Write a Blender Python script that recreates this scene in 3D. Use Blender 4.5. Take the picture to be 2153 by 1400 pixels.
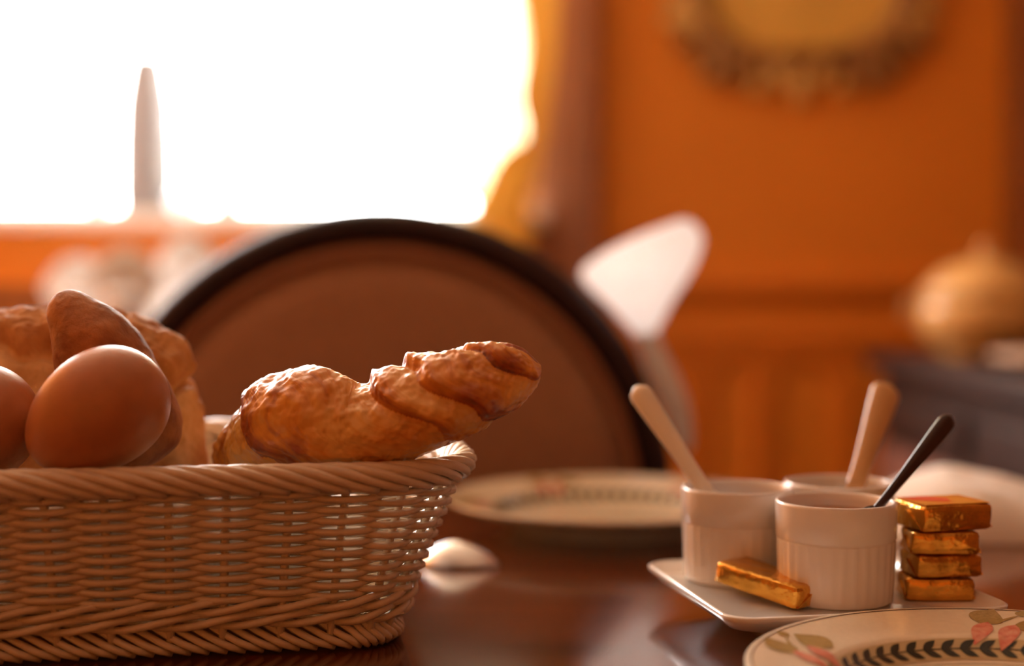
import bpy, bmesh, math, random
from mathutils import Vector, Matrix, noise
R = math.radians
PI = math.pi
random.seed(7)
for o in list(bpy.data.objects):
    bpy.data.objects.remove(o)
scene = bpy.context.scene
COL = scene.collection

# ------------------------------------------------------------------ camera
CAMZ = 0.95
F = 2153 * 50 / 36.0                     # focal length in pixels of the 2153x1400 frame
PITCH = math.atan((700 - 610) / F)       # horizon lies at row 610
cam = bpy.data.cameras.new('camera')
cam.lens = 50; cam.sensor_width = 36; cam.sensor_fit = 'HORIZONTAL'
cam.clip_start = 0.02; cam.clip_end = 100
cam.dof.use_dof = True; cam.dof.focus_distance = 0.785; cam.dof.aperture_fstop = 2.0
camo = bpy.data.objects.new('camera', cam); COL.objects.link(camo)
camo.location = (0, 0, CAMZ); camo.rotation_euler = (PI / 2 + PITCH * -1, 0, 0)
scene.camera = camo

# ------------------------------------------------------------------ world, daylight, exposure
w = bpy.data.worlds.new('sky'); scene.world = w; w.use_nodes = True
bg = w.node_tree.nodes['Background']
bg.inputs[0].default_value = (1.0, 0.985, 0.97, 1); bg.inputs[1].default_value = 26.0
def portal(loc, rot, sx, sy):
    l = bpy.data.lights.new('window_portal', 'AREA'); l.shape = 'RECTANGLE'; l.size = sx; l.size_y = sy
    l.cycles.is_portal = True
    o = bpy.data.objects.new('window_portal', l); o.location = loc; o.rotation_euler = rot; COL.objects.link(o)
portal((-1.01, 3.46, 1.77), (-PI / 2, 0, 0), 2.08, 1.28)
vs = scene.view_settings
vs.view_transform = 'Standard'; vs.look = 'None'; vs.gamma = 1.0; vs.use_curve_mapping = False
vs.exposure = 0.2

# ------------------------------------------------------------------ helpers
def ray(px, py):
    d = Vector(((px - 1076.5) / F, 1.0, (700 - py) / F))
    return Matrix.Rotation(-PITCH, 3, 'X') @ d
def at(px, py, Y):
    d = ray(px, py); k = Y / d.y
    return Vector((d.x * k, Y, CAMZ + d.z * k))
def on(px, py, z):
    d = ray(px, py); k = (z - CAMZ) / d.z
    return Vector((d.x * k, d.y * k, z))

def link(name, verts, faces, m, parent=None, smooth=True, mats=None, midx=None):
    me = bpy.data.meshes.new(name)
    me.from_pydata([tuple(v) for v in verts], [], faces); me.update()
    me.polygons.foreach_set('use_smooth', [smooth] * len(me.polygons))
    me.materials.append(m)
    if mats:
        for x in mats: me.materials.append(x)
        me.polygons.foreach_set('material_index', midx)
    o = bpy.data.objects.new(name, me); COL.objects.link(o)
    if parent: o.parent = parent
    return o
def from_bm(name, bm, m, parent=None, smooth=False):
    bmesh.ops.recalc_face_normals(bm, faces=bm.faces)
    me = bpy.data.meshes.new(name); bm.to_mesh(me); bm.free()
    me.polygons.foreach_set('use_smooth', [smooth] * len(me.polygons))
    me.materials.append(m)
    o = bpy.data.objects.new(name, me); COL.objects.link(o)
    if parent: o.parent = parent
    return o
def tag(o, label, cat, group=None):
    o['label'] = label; o['category'] = cat
    if group: o['group'] = group
    return o
def struct(o):
    o['kind'] = 'structure'; return o
def empty(name, loc, rz=0):
    o = bpy.data.objects.new(name, None); o.location = loc; o.rotation_euler = (0, 0, rz)
    o.empty_display_size = 0.02; COL.objects.link(o); return o
def bm_box(bm, c, s, rot=None, bev=0.0, seg=2):
    r = bmesh.ops.create_cube(bm, size=1.0)
    vs_ = r['verts']
    bmesh.ops.scale(bm, vec=s, verts=vs_)
    if bev > 0:
        es = list({e for v in vs_ for e in v.link_edges})
        rr = bmesh.ops.bevel(bm, geom=es, offset=bev, segments=seg, profile=0.5, affect='EDGES')
        vs_ = list({v for f in rr['faces'] for v in f.verts} | {v for v in vs_ if v.is_valid})
    if rot: bmesh.ops.rotate(bm, cent=(0, 0, 0), matrix=rot, verts=vs_)
    bmesh.ops.translate(bm, vec=c, verts=vs_)
def box(name, c, s, m, parent=None, bev=0.0, rot=None, smooth=False):
    bm = bmesh.new(); bm_box(bm, c, s, rot, bev)
    return from_bm(name, bm, m, parent, smooth)
def lathe_data(profile, n=48, close_top=False, close_bot=False, fn=None):
    vs_, fs = [], []
    for (r, z) in profile:
        for i in range(n):
            a = 2 * PI * i / n
            rr = r if fn is None else fn(r, z, a)
            vs_.append((rr * math.cos(a), rr * math.sin(a), z))
    k = len(profile)
    for j in range(k - 1):
        for i in range(n):
            i2 = (i + 1) % n
            fs.append((j * n + i, j * n + i2, (j + 1) * n + i2, (j + 1) * n + i))
    if close_bot: fs.append(tuple(range(n - 1, -1, -1)))
    if close_top: fs.append(tuple((k - 1) * n + i for i in range(n)))
    return vs_, fs
def lathe(name, profile, m, parent=None, n=48, ct=False, cb=False, fn=None, loc=(0, 0, 0), smooth=True):
    v, f = lathe_data(profile, n, ct, cb, fn)
    o = link(name, v, f, m, parent, smooth); o.location = loc
    return o
def tube_data(path, rad, sides=6, closed=False, up=None, flat=1.0, vs_=None, fs=None):
    vs_ = [] if vs_ is None else vs_
    fs = [] if fs is None else fs
    base = len(vs_); n = len(path)
    P = [Vector(p) for p in path]
    rr = rad if hasattr(rad, '__len__') else [rad] * n
    nrm = None
    for i in range(n):
        if closed: t = P[(i + 1) % n] - P[i - 1]
        else: t = P[min(i + 1, n - 1)] - P[max(i - 1, 0)]
        t.normalize()
        if up is not None: nrm = Vector(up)
        elif nrm is None: nrm = Vector((0, 0, 1)) if abs(t.z) < 0.9 else Vector((1, 0, 0))
        nrm = (nrm - t * nrm.dot(t)).normalized()
        b = t.cross(nrm)
        for k in range(sides):
            a = 2 * PI * k / sides
            vs_.append(P[i] + (nrm * math.cos(a) * flat + b * math.sin(a)) * rr[i])
    m_ = n if closed else n - 1
    for i in range(m_):
        for k in range(sides):
            a, b2 = base + i * sides, base + ((i + 1) % n) * sides
            k2 = (k + 1) % sides
            fs.append((a + k, a + k2, b2 + k2, b2 + k))
    if not closed:
        fs.append(tuple(base + k for k in range(sides - 1, -1, -1)))
        fs.append(tuple(base + (n - 1) * sides + k for k in range(sides)))
    return vs_, fs
def tube(name, path, rad, m, parent=None, sides=8, closed=False, up=None, flat=1.0):
    v, f = tube_data(path, rad, sides, closed, up, flat)
    return link(name, v, f, m, parent)
def catmull(P, n):
    out = []
    k = len(P)
    for i in range(n):
        u = i / (n - 1) * (k - 1); j = min(int(u), k - 2); t = u - j
        p0, p1, p2, p3 = P[max(j - 1, 0)], P[j], P[j + 1], P[min(j + 2, k - 1)]
        out.append([0.5 * (2 * b + (c - a) * t + (2 * a - 5 * b + 4 * c - d) * t * t + (-a + 3 * b - 3 * c + d) * t ** 3)
                    for a, b, c, d in zip(p0, p1, p2, p3)])
    return out
def lerp(a, b, t): return a + (b - a) * t
def sm(t):
    t = max(0.0, min(1.0, t)); return t * t * (3 - 2 * t)
def nz(v, s): return noise.noise(Vector(v) * s)
def grid_faces(nu, nv, wrap_v=False, wrap_u=False):
    fs = []
    for i in range(nu if wrap_u else nu - 1):
        for j in range(nv if wrap_v else nv - 1):
            i2, j2 = (i + 1) % nu, (j + 1) % nv
            fs.append((i * nv + j, i2 * nv + j, i2 * nv + j2, i * nv + j2))
    return fs

# ------------------------------------------------------------------ materials
def mat(name, col, rough=0.5, metal=0.0, spec=0.5, coat=0.0, sss=0.0, trans=0.0,
        nscale=0.0, namt=0.0, bump=0.0, bscale=100.0, stretch=(1, 1, 1), col2=None, detail=4.0, sheen=0.0):
    m = bpy.data.materials.new(name); m.use_nodes = True
    nt = m.node_tree; N = nt.nodes; L = nt.links
    b = N['Principled BSDF']
    b.inputs['Base Color'].default_value = (*col, 1)
    b.inputs['Roughness'].default_value = rough
    b.inputs['Metallic'].default_value = metal
    b.inputs['Specular IOR Level'].default_value = spec
    b.inputs['Coat Weight'].default_value = coat
    b.inputs['Coat Roughness'].default_value = 0.08
    b.inputs['Sheen Weight'].default_value = sheen
    if sss:
        b.inputs['Subsurface Weight'].default_value = sss
        b.inputs['Subsurface Radius'].default_value = (0.01, 0.004, 0.002)
        b.inputs['Subsurface Scale'].default_value = 0.5
    if trans: b.inputs['Transmission Weight'].default_value = trans
    if nscale or bump:
        tc = N.new('ShaderNodeTexCoord'); mp = N.new('ShaderNodeMapping')
        mp.inputs['Scale'].default_value = stretch
        L.new(tc.outputs['Object'], mp.inputs['Vector'])
    if nscale:
        n = N.new('ShaderNodeTexNoise'); n.inputs['Scale'].default_value = nscale; n.inputs['Detail'].default_value = detail
        L.new(mp.outputs[0], n.inputs['Vector'])
        r = N.new('ShaderNodeValToRGB')
        c2 = col2 if col2 else tuple(c * (1 - namt) for c in col)
        r.color_ramp.elements[0].position = 0.32; r.color_ramp.elements[0].color = (*c2, 1)
        r.color_ramp.elements[1].position = 0.68; r.color_ramp.elements[1].color = (*col, 1)
        L.new(n.outputs[0], r.inputs[0]); L.new(r.outputs[0], b.inputs['Base Color'])
    if bump:
        n2 = N.new('ShaderNodeTexNoise'); n2.inputs['Scale'].default_value = bscale; n2.inputs['Detail'].default_value = 3
        L.new(mp.outputs[0], n2.inputs['Vector'])
        bp = N.new('ShaderNodeBump'); bp.inputs['Strength'].default_value = bump; bp.inputs['Distance'].default_value = 0.002
        L.new(n2.outputs[0], bp.inputs['Height']); L.new(bp.outputs[0], b.inputs['Normal'])
    return m
def translucent(name, col, mixf=0.5, rough=1.0):
    m = bpy.data.materials.new(name); m.use_nodes = True
    nt = m.node_tree; N = nt.nodes; L = nt.links
    N.remove(N['Principled BSDF'])
    d = N.new('ShaderNodeBsdfDiffuse'); t = N.new('ShaderNodeBsdfTranslucent'); x = N.new('ShaderNodeMixShader')
    d.inputs[0].default_value = (*col, 1); t.inputs[0].default_value = (*col, 1); x.inputs[0].default_value = mixf
    L.new(d.outputs[0], x.inputs[1]); L.new(t.outputs[0], x.inputs[2]); L.new(x.outputs[0], N['Material Output'].inputs[0])
    return m
def thin_glass(name, tint=(1, 1, 1), gl=0.12, rough=0.02):
    m = bpy.data.materials.new(name); m.use_nodes = True
    nt = m.node_tree; N = nt.nodes; L = nt.links
    N.remove(N['Principled BSDF'])
    d = N.new('ShaderNodeBsdfTransparent'); t = N.new('ShaderNodeBsdfGlossy'); x = N.new('ShaderNodeMixShader')
    d.inputs[0].default_value = (*tint, 1); t.inputs['Roughness'].default_value = rough; x.inputs[0].default_value = gl
    L.new(d.outputs[0], x.inputs[1]); L.new(t.outputs[0], x.inputs[2]); L.new(x.outputs[0], N['Material Output'].inputs[0])
    return m
M = {}
M['orange'] = mat('orange_wall_paint', (0.80, 0.27, 0.022), 0.65, nscale=3, namt=0.08, bump=0.1, bscale=60)
M['orange2'] = mat('orange_panel_paint', (0.76, 0.235, 0.02), 0.5, nscale=4, namt=0.1)
M['brownwood'] = mat('brown_door_wood', (0.20, 0.065, 0.02), 0.45, nscale=6, namt=0.4, stretch=(8, 8, 1))
M['mauve'] = mat('brown_strip', (0.36, 0.15, 0.085), 0.6, nscale=5, namt=0.1)
M['ceiling'] = mat('ceiling_paint', (0.82, 0.66, 0.45), 0.8)
M['floor'] = mat('floor_boards', (0.20, 0.09, 0.035), 0.4, nscale=5, namt=0.5, stretch=(1, 12, 1))
M['white'] = mat('white_frame_paint', (0.85, 0.82, 0.76), 0.5)
M['chairwood'] = mat('dark_chair_wood', (0.030, 0.010, 0.010), 0.55, spec=0.25, nscale=12, namt=0.4)
M['fabric'] = mat('tan_chair_fabric', (0.45, 0.21, 0.105), 0.9, nscale=260, namt=0.35, bump=0.6, bscale=700, sheen=0.3)
M['porc'] = mat('white_porcelain', (0.84, 0.78, 0.70), 0.18, coat=0.3)
M['rame'] = mat('ramekin_porcelain', (0.82, 0.76, 0.70), 0.25, coat=0.2)
M['cream'] = mat('cream_earthenware', (0.86, 0.76, 0.58), 0.2, coat=0.4, nscale=300, namt=0.05)
M['jam'] = mat('dark_berry_jam', (0.10, 0.018, 0.010), 0.15)
M['honey'] = mat('orange_marmalade', (0.50, 0.19, 0.035), 0.2, nscale=160, namt=0.5, bump=0.5, bscale=200)
M['choc'] = mat('brown_spread', (0.16, 0.055, 0.022), 0.3)
M['handle_w'] = mat('pale_spoon_handle', (0.95, 0.86, 0.70), 0.4)
M['handle_t'] = mat('tan_spoon_handle', (0.66, 0.38, 0.15), 0.45)
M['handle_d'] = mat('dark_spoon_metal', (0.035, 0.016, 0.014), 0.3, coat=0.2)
M['silver'] = mat('polished_silver', (0.90, 0.90, 0.92), 0.28, metal=1.0)
M['linen'] = mat('white_linen', (0.90, 0.87, 0.84), 0.9, nscale=20, namt=0.03, bump=0.2, bscale=400)
M['thinlinen'] = translucent('thin_white_linen', (0.97, 0.95, 0.94), 0.7)
M['olive'] = mat('olive_leaf_print', (0.46, 0.33, 0.12), 0.25, nscale=500, namt=0.25)
M['pink'] = mat('pink_bud_print', (0.66, 0.17, 0.13), 0.25, nscale=260, col2=(0.80, 0.40, 0.28))
M['vine'] = mat('dark_vine_print', (0.035, 0.040, 0.030), 0.25)
M['vineband'] = mat('olive_band_print', (0.62, 0.52, 0.30), 0.25)
M['brownline'] = mat('brown_line_print', (0.12, 0.06, 0.035), 0.25)
M['foil'] = mat('gold_foil', (0.88, 0.45, 0.07), 0.22, metal=0.85, nscale=60, namt=0.35, bump=0.9, bscale=90)
M['foil_label'] = mat('yellow_foil_label', (0.85, 0.45, 0.06), 0.35, metal=0.3, nscale=70, col2=(0.75, 0.28, 0.03))
M['red'] = mat('red_label_print', (0.70, 0.09, 0.03), 0.4)
M['egg'] = mat('brown_eggshell', (0.56, 0.215, 0.085), 0.38, sss=0.15, nscale=90, namt=0.12, bump=0.12, bscale=500)
M['roll'] = mat('baked_roll_crust', (0.62, 0.27, 0.10), 0.6, nscale=40, col2=(0.17, 0.04, 0.018), bump=0.7, bscale=160, detail=8)
M['wicker'] = mat('white_wicker', (0.86, 0.72, 0.56), 0.42, coat=0.15, nscale=80, namt=0.1, bump=0.25, bscale=300)
M['sideboard'] = mat('dark_sideboard_wood', (0.030, 0.012, 0.007), 0.55, spec=0.3, nscale=8, namt=0.4, stretch=(1, 1, 6))
M['sidepanel'] = mat('brown_sideboard_panel', (0.22, 0.10, 0.075), 0.5, spec=0.4, nscale=8, namt=0.3, stretch=(1, 1, 6))
M['tureen'] = mat('yellow_glazed_earthenware', (0.72, 0.42, 0.14), 0.3, coat=0.2, nscale=12, namt=0.2)
M['pinkish'] = mat('pale_pink_ceramic', (0.80, 0.56, 0.40), 0.3)
M['gilt'] = mat('old_gilt_carving', (0.40, 0.20, 0.06), 0.5, metal=0.2, nscale=14, col2=(0.13, 0.05, 0.025), bump=0.5, bscale=40)
M['giltlight'] = mat('pale_gilt', (0.72, 0.44, 0.13), 0.5, nscale=20, namt=0.25)
M['canvas'] = mat('yellow_painted_panel', (0.82, 0.52, 0.11), 0.5, nscale=6, namt=0.15)
M['sheer'] = translucent('sheer_cream_curtain', (0.96, 0.90, 0.72), 0.30)
M['hem'] = translucent('doubled_curtain_hem', (0.85, 0.66, 0.44), 0.10)
M['drape'] = translucent('gold_drape_cloth', (0.85, 0.50, 0.10), 0.09)
M['frost'] = translucent('frosted_glass', (0.34, 0.32, 0.32), 0.22)
M['pane'] = thin_glass('window_glass', (1, 1, 1), 0.04)
M['glass'] = thin_glass('clear_glass', (0.96, 0.96, 0.97), 0.22, 0.03)
M['leaf'] = translucent('fresh_green_leaf', (0.42, 0.62, 0.12), 0.5)
M['stem'] = mat('dark_green_stem', (0.10, 0.12, 0.04), 0.6)
M['brass'] = mat('brass_metal', (0.75, 0.48, 0.16), 0.3, metal=1.0)

# table wood: long grain, thin lacquer with faint dust relief
def table_mat():
    m = bpy.data.materials.new('mahogany_lacquer'); m.use_nodes = True
    nt = m.node_tree; N = nt.nodes; L = nt.links; b = N['Principled BSDF']
    tc = N.new('ShaderNodeTexCoord'); mp = N.new('ShaderNodeMapping'); mp.inputs['Scale'].default_value = (2, 22, 2)
    mp.inputs['Rotation'].default_value = (0, 0, 0.5)
    L.new(tc.outputs['Object'], mp.inputs[0])
    n = N.new('ShaderNodeTexNoise'); n.inputs['Scale'].default_value = 3; n.inputs['Detail'].default_value = 8
    L.new(mp.outputs[0], n.inputs[0])
    r = N.new('ShaderNodeValToRGB'); e = r.color_ramp.elements
    e[0].position = 0.3; e[0].color = (0.055, 0.010, 0.003, 1); e[1].position = 0.72; e[1].color = (0.15, 0.032, 0.007, 1)
    L.new(n.outputs[0], r.inputs[0]); L.new(r.outputs[0], b.inputs['Base Color'])
    b.inputs['Roughness'].default_value = 0.14
    b.inputs['Coat Weight'].default_value = 0.5; b.inputs['Coat Roughness'].default_value = 0.06
    n2 = N.new('ShaderNodeTexNoise'); n2.inputs['Scale'].default_value = 900; n2.inputs['Detail'].default_value = 2
    L.new(tc.outputs['Object'], n2.inputs[0])
    bp = N.new('ShaderNodeBump'); bp.inputs['Strength'].default_value = 0.05; bp.inputs['Distance'].default_value = 0.001
    L.new(n2.outputs[0], bp.inputs['Height']); L.new(bp.outputs[0], b.inputs['Normal'])
    return m
M['table'] = table_mat()

def croissant_mat():
    m = bpy.data.materials.new('croissant_crust'); m.use_nodes = True
    nt = m.node_tree; N = nt.nodes; L = nt.links; b = N['Principled BSDF']
    a = N.new('ShaderNodeAttribute'); a.attribute_name = 'bake'
    uv = N.new('ShaderNodeTexCoord'); mp = N.new('ShaderNodeMapping'); mp.inputs['Scale'].default_value = (58, 6, 1)
    L.new(uv.outputs['UV'], mp.inputs[0])
    n = N.new('ShaderNodeTexNoise'); n.inputs['Scale'].default_value = 1.0; n.inputs['Detail'].default_value = 5
    L.new(mp.outputs[0], n.inputs[0])
    n3 = N.new('ShaderNodeTexNoise'); n3.inputs['Scale'].default_value = 38; n3.inputs['Detail'].default_value = 4
    L.new(uv.outputs['Object'], n3.inputs[0])
    s1 = N.new('ShaderNodeMath'); s1.operation = 'MULTIPLY_ADD'; s1.inputs[1].default_value = 0.8; s1.inputs[2].default_value = -0.40
    L.new(n.outputs[0], s1.inputs[0])
    s2 = N.new('ShaderNodeMath'); s2.operation = 'MULTIPLY_ADD'; s2.inputs[1].default_value = 1.6; s2.inputs[2].default_value = -0.76
    L.new(n3.outputs[0], s2.inputs[0])
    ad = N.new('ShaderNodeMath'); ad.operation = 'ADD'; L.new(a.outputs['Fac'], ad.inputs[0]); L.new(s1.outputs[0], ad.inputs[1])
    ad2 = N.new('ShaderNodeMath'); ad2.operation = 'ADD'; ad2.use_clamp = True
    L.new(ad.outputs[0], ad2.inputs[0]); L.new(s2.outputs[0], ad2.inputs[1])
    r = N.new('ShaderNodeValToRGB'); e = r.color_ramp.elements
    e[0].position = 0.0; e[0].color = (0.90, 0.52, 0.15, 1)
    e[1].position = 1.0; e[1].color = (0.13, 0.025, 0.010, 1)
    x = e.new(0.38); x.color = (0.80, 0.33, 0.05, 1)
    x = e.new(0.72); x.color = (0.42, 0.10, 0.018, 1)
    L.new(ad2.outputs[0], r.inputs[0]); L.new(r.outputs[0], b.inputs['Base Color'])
    b.inputs['Roughness'].default_value = 0.36; b.inputs['Coat Weight'].default_value = 0.3; b.inputs['Coat Roughness'].default_value = 0.2
    bp = N.new('ShaderNodeBump'); bp.inputs['Strength'].default_value = 0.55; bp.inputs['Distance'].default_value = 0.0015
    L.new(n.outputs[0], bp.inputs['Height']); L.new(bp.outputs[0], b.inputs['Normal'])
    return m
M['croissant'] = croissant_mat()

def loaf_mat():
    m = bpy.data.materials.new('country_loaf_crust'); m.use_nodes = True
    nt = m.node_tree; N = nt.nodes; L = nt.links; b = N['Principled BSDF']
    a = N.new('ShaderNodeAttribute'); a.attribute_name = 'crumb'
    tc = N.new('ShaderNodeTexCoord')
    n = N.new('ShaderNodeTexNoise'); n.inputs['Scale'].default_value = 60; n.inputs['Detail'].default_value = 8
    L.new(tc.outputs['Object'], n.inputs[0])
    r1 = N.new('ShaderNodeValToRGB'); e = r1.color_ramp.elements
    e[0].position = 0.3; e[0].color = (0.42, 0.16, 0.045, 1); e[1].position = 0.7; e[1].color = (0.76, 0.40, 0.15, 1)
    r2 = N.new('ShaderNodeValToRGB'); e = r2.color_ramp.elements
    e[0].position = 0.3; e[0].color = (0.62, 0.35, 0.14, 1); e[1].position = 0.7; e[1].color = (0.88, 0.62, 0.33, 1)
    L.new(n.outputs[0], r1.inputs[0]); L.new(n.outputs[0], r2.inputs[0])
    mx = N.new('ShaderNodeMix'); mx.data_type = 'RGBA'
    L.new(a.outputs['Fac'], mx.inputs[0]); L.new(r1.outputs[0], mx.inputs[6]); L.new(r2.outputs[0], mx.inputs[7])
    L.new(mx.outputs[2], b.inputs['Base Color']); b.inputs['Roughness'].default_value = 0.75
    bp = N.new('ShaderNodeBump'); bp.inputs['Strength'].default_value = 0.7; bp.inputs['Distance'].default_value = 0.002
    n2 = N.new('ShaderNodeTexNoise'); n2.inputs['Scale'].default_value = 260; n2.inputs['Detail'].default_value = 5
    L.new(tc.outputs['Object'], n2.inputs[0]); L.new(n2.outputs[0], bp.inputs['Height']); L.new(bp.outputs[0], b.inputs['Normal'])
    return m
M['loaf'] = loaf_mat()

# ------------------------------------------------------------------ room
XL, XR, YB, YF, ZC = -2.2, 1.17, 3.4, -2.6, 2.7
TH = 0.12
WX0, WX1, WZ0, WZ1 = -2.05, 0.03, 1.13, 2.41          # window in the back wall
struct(box('floor', ((XL + XR) / 2, (YB + YF) / 2, -0.05), (XR - XL + 2 * TH, YB - YF + 2 * TH, 0.1), M['floor']))
struct(box('ceiling', ((XL + XR) / 2, (YB + YF) / 2, ZC + 0.05), (XR - XL + 2 * TH, YB - YF + 2 * TH, 0.1), M['ceiling']))
def walls(name, boxes, m):
    bm = bmesh.new()
    for (x0, x1, y0, y1, z0, z1) in boxes:
        bm_box(bm, ((x0 + x1) / 2, (y0 + y1) / 2, (z0 + z1) / 2), (x1 - x0, y1 - y0, z1 - z0))
    return struct(from_bm(name, bm, m))
walls('wall_back', [(XL - TH, WX0, YB, YB + TH, 0, ZC), (WX1, XR + TH, YB, YB + TH, 0, ZC),
                    (WX0, WX1, YB, YB + TH, WZ1, ZC), (WX0, WX1, YB, YB + TH, 0, WZ0)], M['orange'])
walls('wall_left', [(XL - TH, XL, YF, YB, 0, ZC)], M['orange'])
walls('wall_right', [(XR, XR + TH, YF, YB, 0, ZC)], M['brownwood'])
walls('wall_front', [(XL - TH, XR + TH, YF - TH, YF, 0, ZC)], M['orange'])
# cream apron under the window, with sill
struct(box('trim_1', ((XL + WX1) / 2 - 0.03, YB - 0.006, (WZ0 - 0.03) / 2), (WX1 - XL - 0.06, 0.012, WZ0 - 0.03), M['orange2']))
struct(box('trim_2', ((WX0 + WX1) / 2, YB - 0.02, WZ0 - 0.015), (WX1 - WX0 + 0.1, 0.2, 0.03), M['white'], bev=0.006))
def window(name, axis, a0, a1, z0, z1, pos):
    e = empty(name, (0, 0, 0)); struct(e)
    t = 0.05
    def b(nm, u0, u1, w0, w1, th, m):
        c = ((u0 + u1) / 2, pos, (w0 + w1) / 2); s = (u1 - u0, th, w1 - w0)
        if axis == 'y': c = (c[1], c[0], c[2]); s = (s[1], s[0], s[2])
        return box(nm, c, s, m, e, bev=0.004 if m is M['white'] else 0)
    b('window_frame', a0, a1, z0, z0 + t * 0.4, 0.06, M['white']); b('window_frame', a0, a1, z1 - t, z1, 0.06, M['white'])
    b('window_frame', a0, a0 + t, z0 + t * 0.4, z1 - t, 0.06, M['white']); b('window_frame', a1 - t, a1, z0 + t * 0.4, z1 - t, 0.06, M['white'])
    b('window_pane', a0 + t, a1 - t, z0 + t * 0.4, z1 - t, 0.006, M['pane'])
window('window_1', 'x', WX0, WX1, WZ0, WZ1, YB + 0.07)
# upright brown strip between window and orange wall
struct(box('trim_3', (0.122, YB - 0.03, ZC / 2), (0.165, 0.06, ZC), M['mauve'], bev=0.012))
# dado on the orange wall: cap rail, lower rail, frieze band, framed panels
px0, px1 = 0.20, XR
def rail(name, z0, z1, d, x0=px0, x1=px1, m='orange2'):
    return struct(box(name, ((x0 + x1) / 2, YB - d / 2, (z0 + z1) / 2), (x1 - x0, d, z1 - z0), M[m], bev=min(d, z1 - z0) * 0.35))
rail('trim_4', 0.945, 0.985, 0.035); rail('trim_5', 0.925, 0.945, 0.018)
rail('trim_6', 0.825, 0.85, 0.022)
rail('trim_7', 0.825, 0.85, 0.022, XL, 0.04, 'orange2'); rail('trim_8', 0.90, 0.955, 0.035, XL, 0.04, 'brownwood')
for k, (a, b_) in enumerate(((0.47, 0.585), (0.62, 0.80), (0.28, 0.43))):
    bm = bmesh.new()
    z0, z1, t = 0.18, 0.79, 0.022
    for c, s in ((((a + b_) / 2, z1), (b_ - a, t)), (((a + b_) / 2, z0), (b_ - a, t)),
                 ((a, (z0 + z1) / 2), (t, z1 - z0)), ((b_, (z0 + z1) / 2), (t, z1 - z0))):
        bm_box(bm, (c[0], YB - 0.009, c[1]), (s[0], 0.018, s[1]), bev=0.005)
    struct(from_bm('trim_%d' % (9 + k), bm, M['orange2']))
struct(box('baseboard_back', ((px0 + px1) / 2, YB - 0.01, 0.07), (px1 - px0, 0.02, 0.14), M['orange2'], bev=0.005))

# ------------------------------------------------------------------ dining table
TZ = 0.75
table = empty('dining_table', (-0.1, 0.63, 0)); tag(table, 'glossy reddish brown mahogany dining table set for breakfast', 'table')
box('tabletop', (0, 0, TZ - 0.0175), (1.5, 1.56, 0.035), M['table'], table, bev=0.008)
box('apron', (0, 0.70, TZ - 0.075), (1.30, 0.025, 0.08), M['table'], table); box('apron', (0, -0.70, TZ - 0.075), (1.30, 0.025, 0.08), M['table'], table)
box('apron', (0.66, 0, TZ - 0.075), (0.025, 1.38, 0.08), M['table'], table); box('apron', (-0.66, 0, TZ - 0.075), (0.025, 1.38, 0.08), M['table'], table)
for sx in (-1, 1):
    for sy in (-1, 1):
        o = lathe('leg', [(0.022, 0), (0.026, 0.1), (0.038, 0.5), (0.03, 0.56), (0.042, 0.6), (0.042, TZ - 0.035)], M['table'], table, 20, True, True)
        o.location = (sx * 0.66, sy * 0.70, 0)

# ------------------------------------------------------------------ upholstered chair behind the table
CHY = 1.455
def arch(hw, top, spring, n, z0):
    pts = []
    zz = [(hw * (0.96 + 0.04 * sm((z0 + (spring - z0) * k / 10 - z0) / (spring - z0))), z0 + (spring - z0) * k / 10) for k in range(10)]
    pts += [(-x, z) for x, z in zz]
    for k in range(n + 1):
        a = PI - PI * k / n
        pts.append((hw * math.cos(a), spring + (top - spring) * math.sin(a)))
    pts += [(x, z) for x, z in reversed(zz)]
    return pts
chair = empty('upholstered_chair', (-0.133, CHY, 0), R(5)); tag(chair, 'dining chair with wide rounded tan fabric back in a dark wood frame', 'chair')
def tilt(x, y, z): return (x, y + (z - 0.45) * 0.10, z)
A = arch(0.287, 1.016, 0.73, 60, 0.42)
v, f = tube_data([tilt(x, 0, z) for x, z in A], 0.021, 10, up=(0, 1, 0), flat=1.7)
link('back_frame', v, f, M['chairwood'], chair)
# front cushion: domed, from the outline inwards
def pad(name, y0, bulge, sgn, hw, top):
    B = arch(hw, top, 0.73, 60, 0.44); c = (0, 0.74); n = len(B); rings = 14
    vs_, fs = [], []
    for k in range(rings):
        t = k / (rings - 1)
        for (x, z) in B:
            xx = lerp(x, c[0], t); zz = lerp(z, c[1], t)
            e = sm(min(t / 0.16, 1.0)); d = bulge * (0.62 * e + 0.38 * (1 - (1 - t) ** 2))
            if 0.15 < t < 0.26: d -= 0.0
            vs_.append(tilt(xx, y0 + sgn * d, zz))
    for k in range(rings - 1):
        for i in range(n):
            i2 = (i + 1) % n
            fs.append((k * n + i, k * n + i2, (k + 1) * n + i2, (k + 1) * n + i))
    return link(name, vs_, fs, M['fabric'], chair)
pad('back_cushion', -0.012, 0.045, -1, 0.278, 1.006)
pad('back_panel', 0.012, 0.018, 1, 0.278, 1.006)
Bp = arch(0.262, 0.990, 0.73, 60, 0.46)
v, f = tube_data([tilt(x, -0.036, z) for x, z in Bp], 0.006, 8, up=(0, 1, 0))
link('piping', v, f, mat('brown_piping', (0.30, 0.12, 0.055), 0.8), chair)
bm = bmesh.new(); bm_box(bm, (0, -0.25, 0.455), (0.50, 0.47, 0.09), bev=0.035, seg=4); from_bm('seat', bm, M['fabric'], chair, True)
bm = bmesh.new(); bm_box(bm, (0, -0.245, 0.395), (0.50, 0.47, 0.05), bev=0.008); from_bm('seat_frame', bm, M['chairwood'], chair)
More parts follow.
